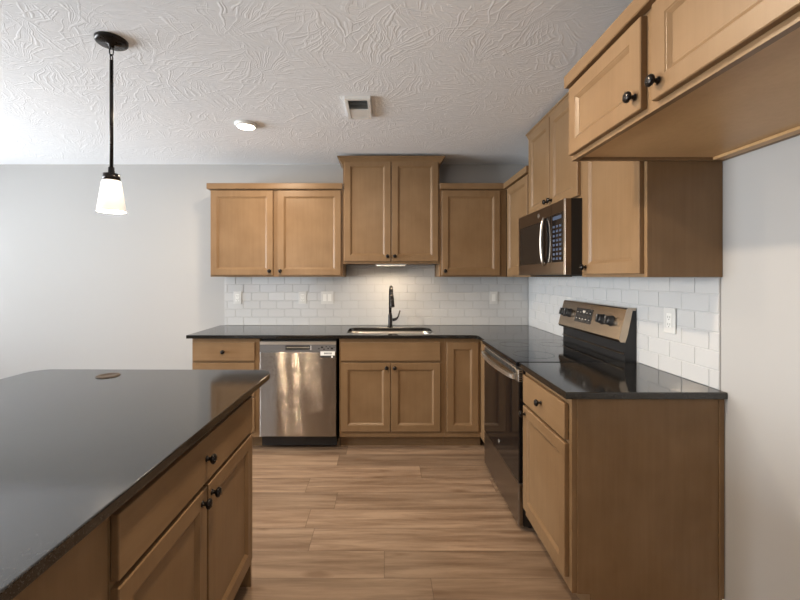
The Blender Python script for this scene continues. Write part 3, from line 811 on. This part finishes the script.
# ------------------------------------------------------------------ microwave
mw = thing('microwave_oven', 'over-the-range microwave in dark steel with curved bright handle', 'microwave', (RW - 0.392, 2.903, 1.384), -PI / 2)
MW, MH = 0.757, 0.4115
bx('body', BLACK, mw, 0.002, MW - 0.001, 0.030, 0.390, 0.0, MH)
ds = 0.565
bm = BM()
for b in ((0.002, ds, 0.0, 0.070), (0.002, ds, 0.330, MH - 0.001), (0.002, 0.035, 0.070, 0.330), (ds - 0.125, ds, 0.070, 0.330)):
    box(bm, b[0], b[1], 0.0, 0.029, b[2], b[3])
md = obj('door', bm, SLATE, mw)
bx('window_pane', plain('smoked_glass', (0.012, 0.010, 0.009), 0.06, spec=0.25), md, 0.0352, ds - 0.1252, 0.003, 0.029, 0.0702, 0.3298)
bx('door_glass_edge', GLASSB, md, ds - 0.124, ds - 0.002, -0.0012, -0.0002, 0.072, 0.345)
hb = BM(); q = []
for i in range(13):
    t = i / 12; q.append((ds - 0.085, -0.008 - 0.018 * math.sin(PI * t) ** 0.5, 0.060 + 0.285 * t))
tube(hb, q, [0.0085] * 13, 12); hd = obj('handle', hb, BRIGHT, md)
bm = BM()
box(bm, ds + 0.003, MW - 0.001, 0.0, 0.029, 0.0, MH - 0.001)
cpn = obj('control_side', bm, SLATE, mw)
bx('keypad', GLASSB, cpn, ds + 0.010, MW - 0.030, -0.0012, -0.0002, 0.072, 0.345)
BK = plain('blue_grey_keys', (0.05, 0.075, 0.13), 0.4)
for r_ in range(8):
    for k in range(3):
        a = ds + 0.030 + k * 0.042
        bx('key', BK, cpn, a, a + 0.026, -0.0018, -0.0013, 0.085 + r_ * 0.026, 0.098 + r_ * 0.026)
bx('clock_display', BK, cpn, ds + 0.030, ds + 0.140, -0.0018, -0.0013, 0.312, 0.332)
bx('edge_trim', BRIGHT, mw, MW - 0.0195, MW + 0.0005, -0.004, -0.0003, 0.0, MH - 0.001, bevel=0.001)
emblem(md, 0.375, -0.0003, 0.372, 0.015)
bm = BM(); box(bm, 0.2, 0.70, 0.05, 0.25, -0.006, -0.0005, 0.002); obj('vent_grille', bm, BLACK, mw)

# ------------------------------------------------------------------ outlets and switches
def plate(label, loc, rz, w, kinds, group=None):
    sw = kinds[0] == 's'
    p = thing('switch_plate' if sw else 'wall_outlet', label, 'switch' if sw else 'outlet', loc, rz, 'switch plates on the backsplash' if sw else 'outlets on the backsplash')
    bx('cover_plate', WHITEP, p, -w / 2, w / 2, -0.006, -0.0002, -0.06, 0.06, bevel=0.002, seg=2)
    for i, k in enumerate(kinds):
        c = (i - (len(kinds) - 1) / 2) * 0.046
        if k == 'o':
            bm = BM(); box(bm, c - 0.017, c + 0.017, -0.0078, -0.0062, -0.034, 0.034, 0.0007); r = obj('receptacle', bm, WHITES, p)
            bm = BM()
            for z in (-0.018, 0.016):
                box(bm, c - 0.008, c - 0.0055, -0.0082, -0.0079, z - 0.005, z + 0.006); box(bm, c + 0.0055, c + 0.008, -0.0082, -0.0079, z - 0.005, z + 0.006)
                lathe(bm, [(0.0025, -0.0079), (0.0025, -0.0082)], (c, 0, z - 0.0105), 'Y', 10)
            obj('slots', bm, INK, r)
        else:
            bm = BM(); prism(bm, [(-0.0062, -0.033), (-0.0100, -0.033), (-0.0070, 0.033), (-0.0062, 0.033)], c - 0.016, c + 0.016, 'YZ'); obj('rocker', bm, WHITES, p)
    return p
OZ = 1.176
plate('white wall outlet on back tiles nearest the counter left end', (-1.392, TB, OZ), 0, 0.075, 'o')
plate('single white wall outlet on back tiles above the dishwasher', (-0.778, TB, OZ), 0, 0.075, 'o')
plate('wide double white switch plate left of the faucet', (-0.545, TB, OZ), 0, 0.118, 'ss')
plate('single white switch plate on back tiles right of the faucet', (1.025, TB, OZ), 0, 0.075, 's')
plate('white wall outlet on right wall tiles near the range', (TR, 1.895, 1.166), -PI / 2, 0.078, 'o')

# ------------------------------------------------------------------ lights
def plamp(name, loc, power, col, r=0.03):
    l = bpy.data.lights.new(name, 'POINT'); l.energy = power; l.color = col; l.shadow_soft_size = r
    o = bpy.data.objects.new(name, l); C.objects.link(o); o.location = loc; return o
WARM = (1.0, 0.80, 0.58)
PX, PY = -1.2275, 1.795
LITB = plain('lit_bulb', (1, 1, 1), 0.4, emit=(1.0, 0.9, 0.76), estr=6.0)
def pendant(label, PX, PY):
    pd = thing('pendant_light', label, 'light', (PX, PY, CH), 0.0, 'pendant lights above the island')
    bm = BM(); lathe(bm, [(0.065, -0.0005), (0.065, -0.009), (0.062, -0.016), (0.055, -0.0195), (0.012, -0.022), (0.010, -0.034), (0.0, -0.034)], (0, 0, 0), 'Z', 48); obj('canopy', bm, BRONZE, pd)
    bm = BM()
    tube(bm, [(0.009 * math.cos(t), 0, -0.052 + 0.019 * math.sin(t)) for t in [2 * PI * k / 20 for k in range(21)]], 0.0025, 8, caps=False)
    tube(bm, [(0, 0.008 * math.cos(t), -0.080 + 0.014 * math.sin(t)) for t in [2 * PI * k / 20 for k in range(21)]], 0.0025, 8, caps=False)
    obj('chain_links', bm, BRONZE, pd)
    bm = BM(); lathe(bm, [(0.0075, -0.092), (0.0075, -0.580)], (0, 0, 0), 'Z', 18); obj('rod', bm, BRONZE, pd)
    bm = BM(); lathe(bm, [(0.012, -0.572), (0.014, -0.598), (0.033, -0.602), (0.035, -0.629), (0.030, -0.631)], (0, 0, 0), 'Z', 28); obj('socket_cap', bm, BRONZE, pd)
    bm = BM(); lathe(bm, [(0.020, -0.6315), (0.036, -0.632), (0.039, -0.640), (0.057, -0.771), (0.0545, -0.771), (0.036, -0.642), (0.020, -0.636)], (0, 0, 0), 'Z', 40, caps=False); obj('glass_shade', bm, OPAL, pd)
    bm = BM(); lathe(bm, [(0.010, -0.640), (0.014, -0.66), (0.028, -0.70), (0.030, -0.715), (0.022, -0.738), (0.0, -0.745)], (0, 0, 0), 'Z', 20); obj('bulb', bm, LITB, pd)
    plamp('pendant_glow', (PX, PY, CH - 0.797), 14, WARM)
pendant('bronze rod pendant light with white glass shade above far island end', PX, PY)
pendant('added unseen bronze rod pendant light with white glass shade above the middle of the island', PX, 0.9)  # unseen pendant, added so its reflection streaks the dishwasher door
pendant('added unseen bronze rod pendant light with white glass shade above near island end beside the camera', PX, 0.0)  # another added pendant out of view, for a further dishwasher streak

def disk_light(label, x, y, power):
    p = thing('ceiling_light', label, 'light', (x, y, CH), 0.0, 'round ceiling lights')
    bm = BM(); lathe(bm, [(0.076, -0.0005), (0.076, -0.010), (0.070, -0.020), (0.060, -0.022), (0.060, -0.012)], (0, 0, 0), 'Z', 44); obj('trim_ring', bm, WHITES, p)
    bm = BM(); lathe(bm, [(0.0595, -0.014), (0.058, -0.023), (0.040, -0.027), (0.0, -0.028)], (0, 0, 0), 'Z', 40); obj('lens', bm, BULB, p)
    l = bpy.data.lights.new('ceiling_glow', 'AREA'); l.shape = 'DISK'; l.size = 0.11; l.energy = power; l.color = WARM
    o = bpy.data.objects.new('ceiling_glow', l); C.objects.link(o); o.location = (x, y, CH - 0.032)
disk_light('round white lit ceiling light over the kitchen aisle', -0.967, 2.784, 20)
disk_light('added unseen round white lit ceiling light before the refrigerator bay, above the frame', -0.2, 1.42, 27)  # lamp added out of view to brighten the bay doors and floor
disk_light('added unseen round white lit ceiling light behind the camera by right wall', 0.35, -0.9, 7)  # unseen lamp added behind the camera for reflections
disk_light('added unseen round white lit ceiling light behind the camera above island end', -1.28, -0.9, 7)  # added lamp, placed where its reflection streaks the dishwasher

uc = thing('under_cabinet_light', 'slim lit strip light under the cabinet above the sink', 'light', (0.052, 3.55, 1.4855))
bx('housing', WHITEP, uc, -0.135, 0.135, -0.03, 0.03, -0.012, -0.0005, bevel=0.002)
bx('lens', STRIP, uc, -0.125, 0.125, -0.022, 0.022, -0.0165, -0.0122, bevel=0.001)
area('sink_glow', (0.052, 3.555, 1.466), (math.radians(-12), 0, 0), 0.25, 0.04, 3.2, (1.0, 0.76, 0.50))

# ------------------------------------------------------------------ ceiling vent
vx, vy = -0.163, 2.50
cv = thing('ceiling_vent', 'small white ceiling vent with dark half open grille', 'vent', (vx, vy, CH))
bm = BM()
w2, l2, h = 0.076, 0.150, 0.020
for b in ((-w2, -w2 + 0.018, -l2, l2), (w2 - 0.018, w2, -l2, l2), (-w2 + 0.018, w2 - 0.018, -l2, -l2 + 0.018), (-w2 + 0.018, w2 - 0.018, l2 - 0.018, l2)):
    box(bm, b[0], b[1], b[2], b[3], -h, -0.0005)
obj('frame', bm, WHITES, cv)
bx('dark_opening', DARKV, cv, -w2 + 0.0185, w2 - 0.0185, -l2 + 0.0185, l2 - 0.0185, -0.006, -0.001)
bm = BM()
for k in range(7):
    y = -l2 + 0.026 + k * 0.019
    prism(bm, [(y, -0.017), (y + 0.002, -0.017), (y + 0.012, -0.008), (y + 0.010, -0.008)], -w2 + 0.0185, w2 - 0.0185, 'YZ')
obj('louver', bm, plain('grey_louver', (0.34, 0.36, 0.37), 0.5), cv)
bx('closed_panel', WHITES, cv, -w2 + 0.0185, w2 - 0.0185, 0.006, l2 - 0.0185, -0.018, -0.009)
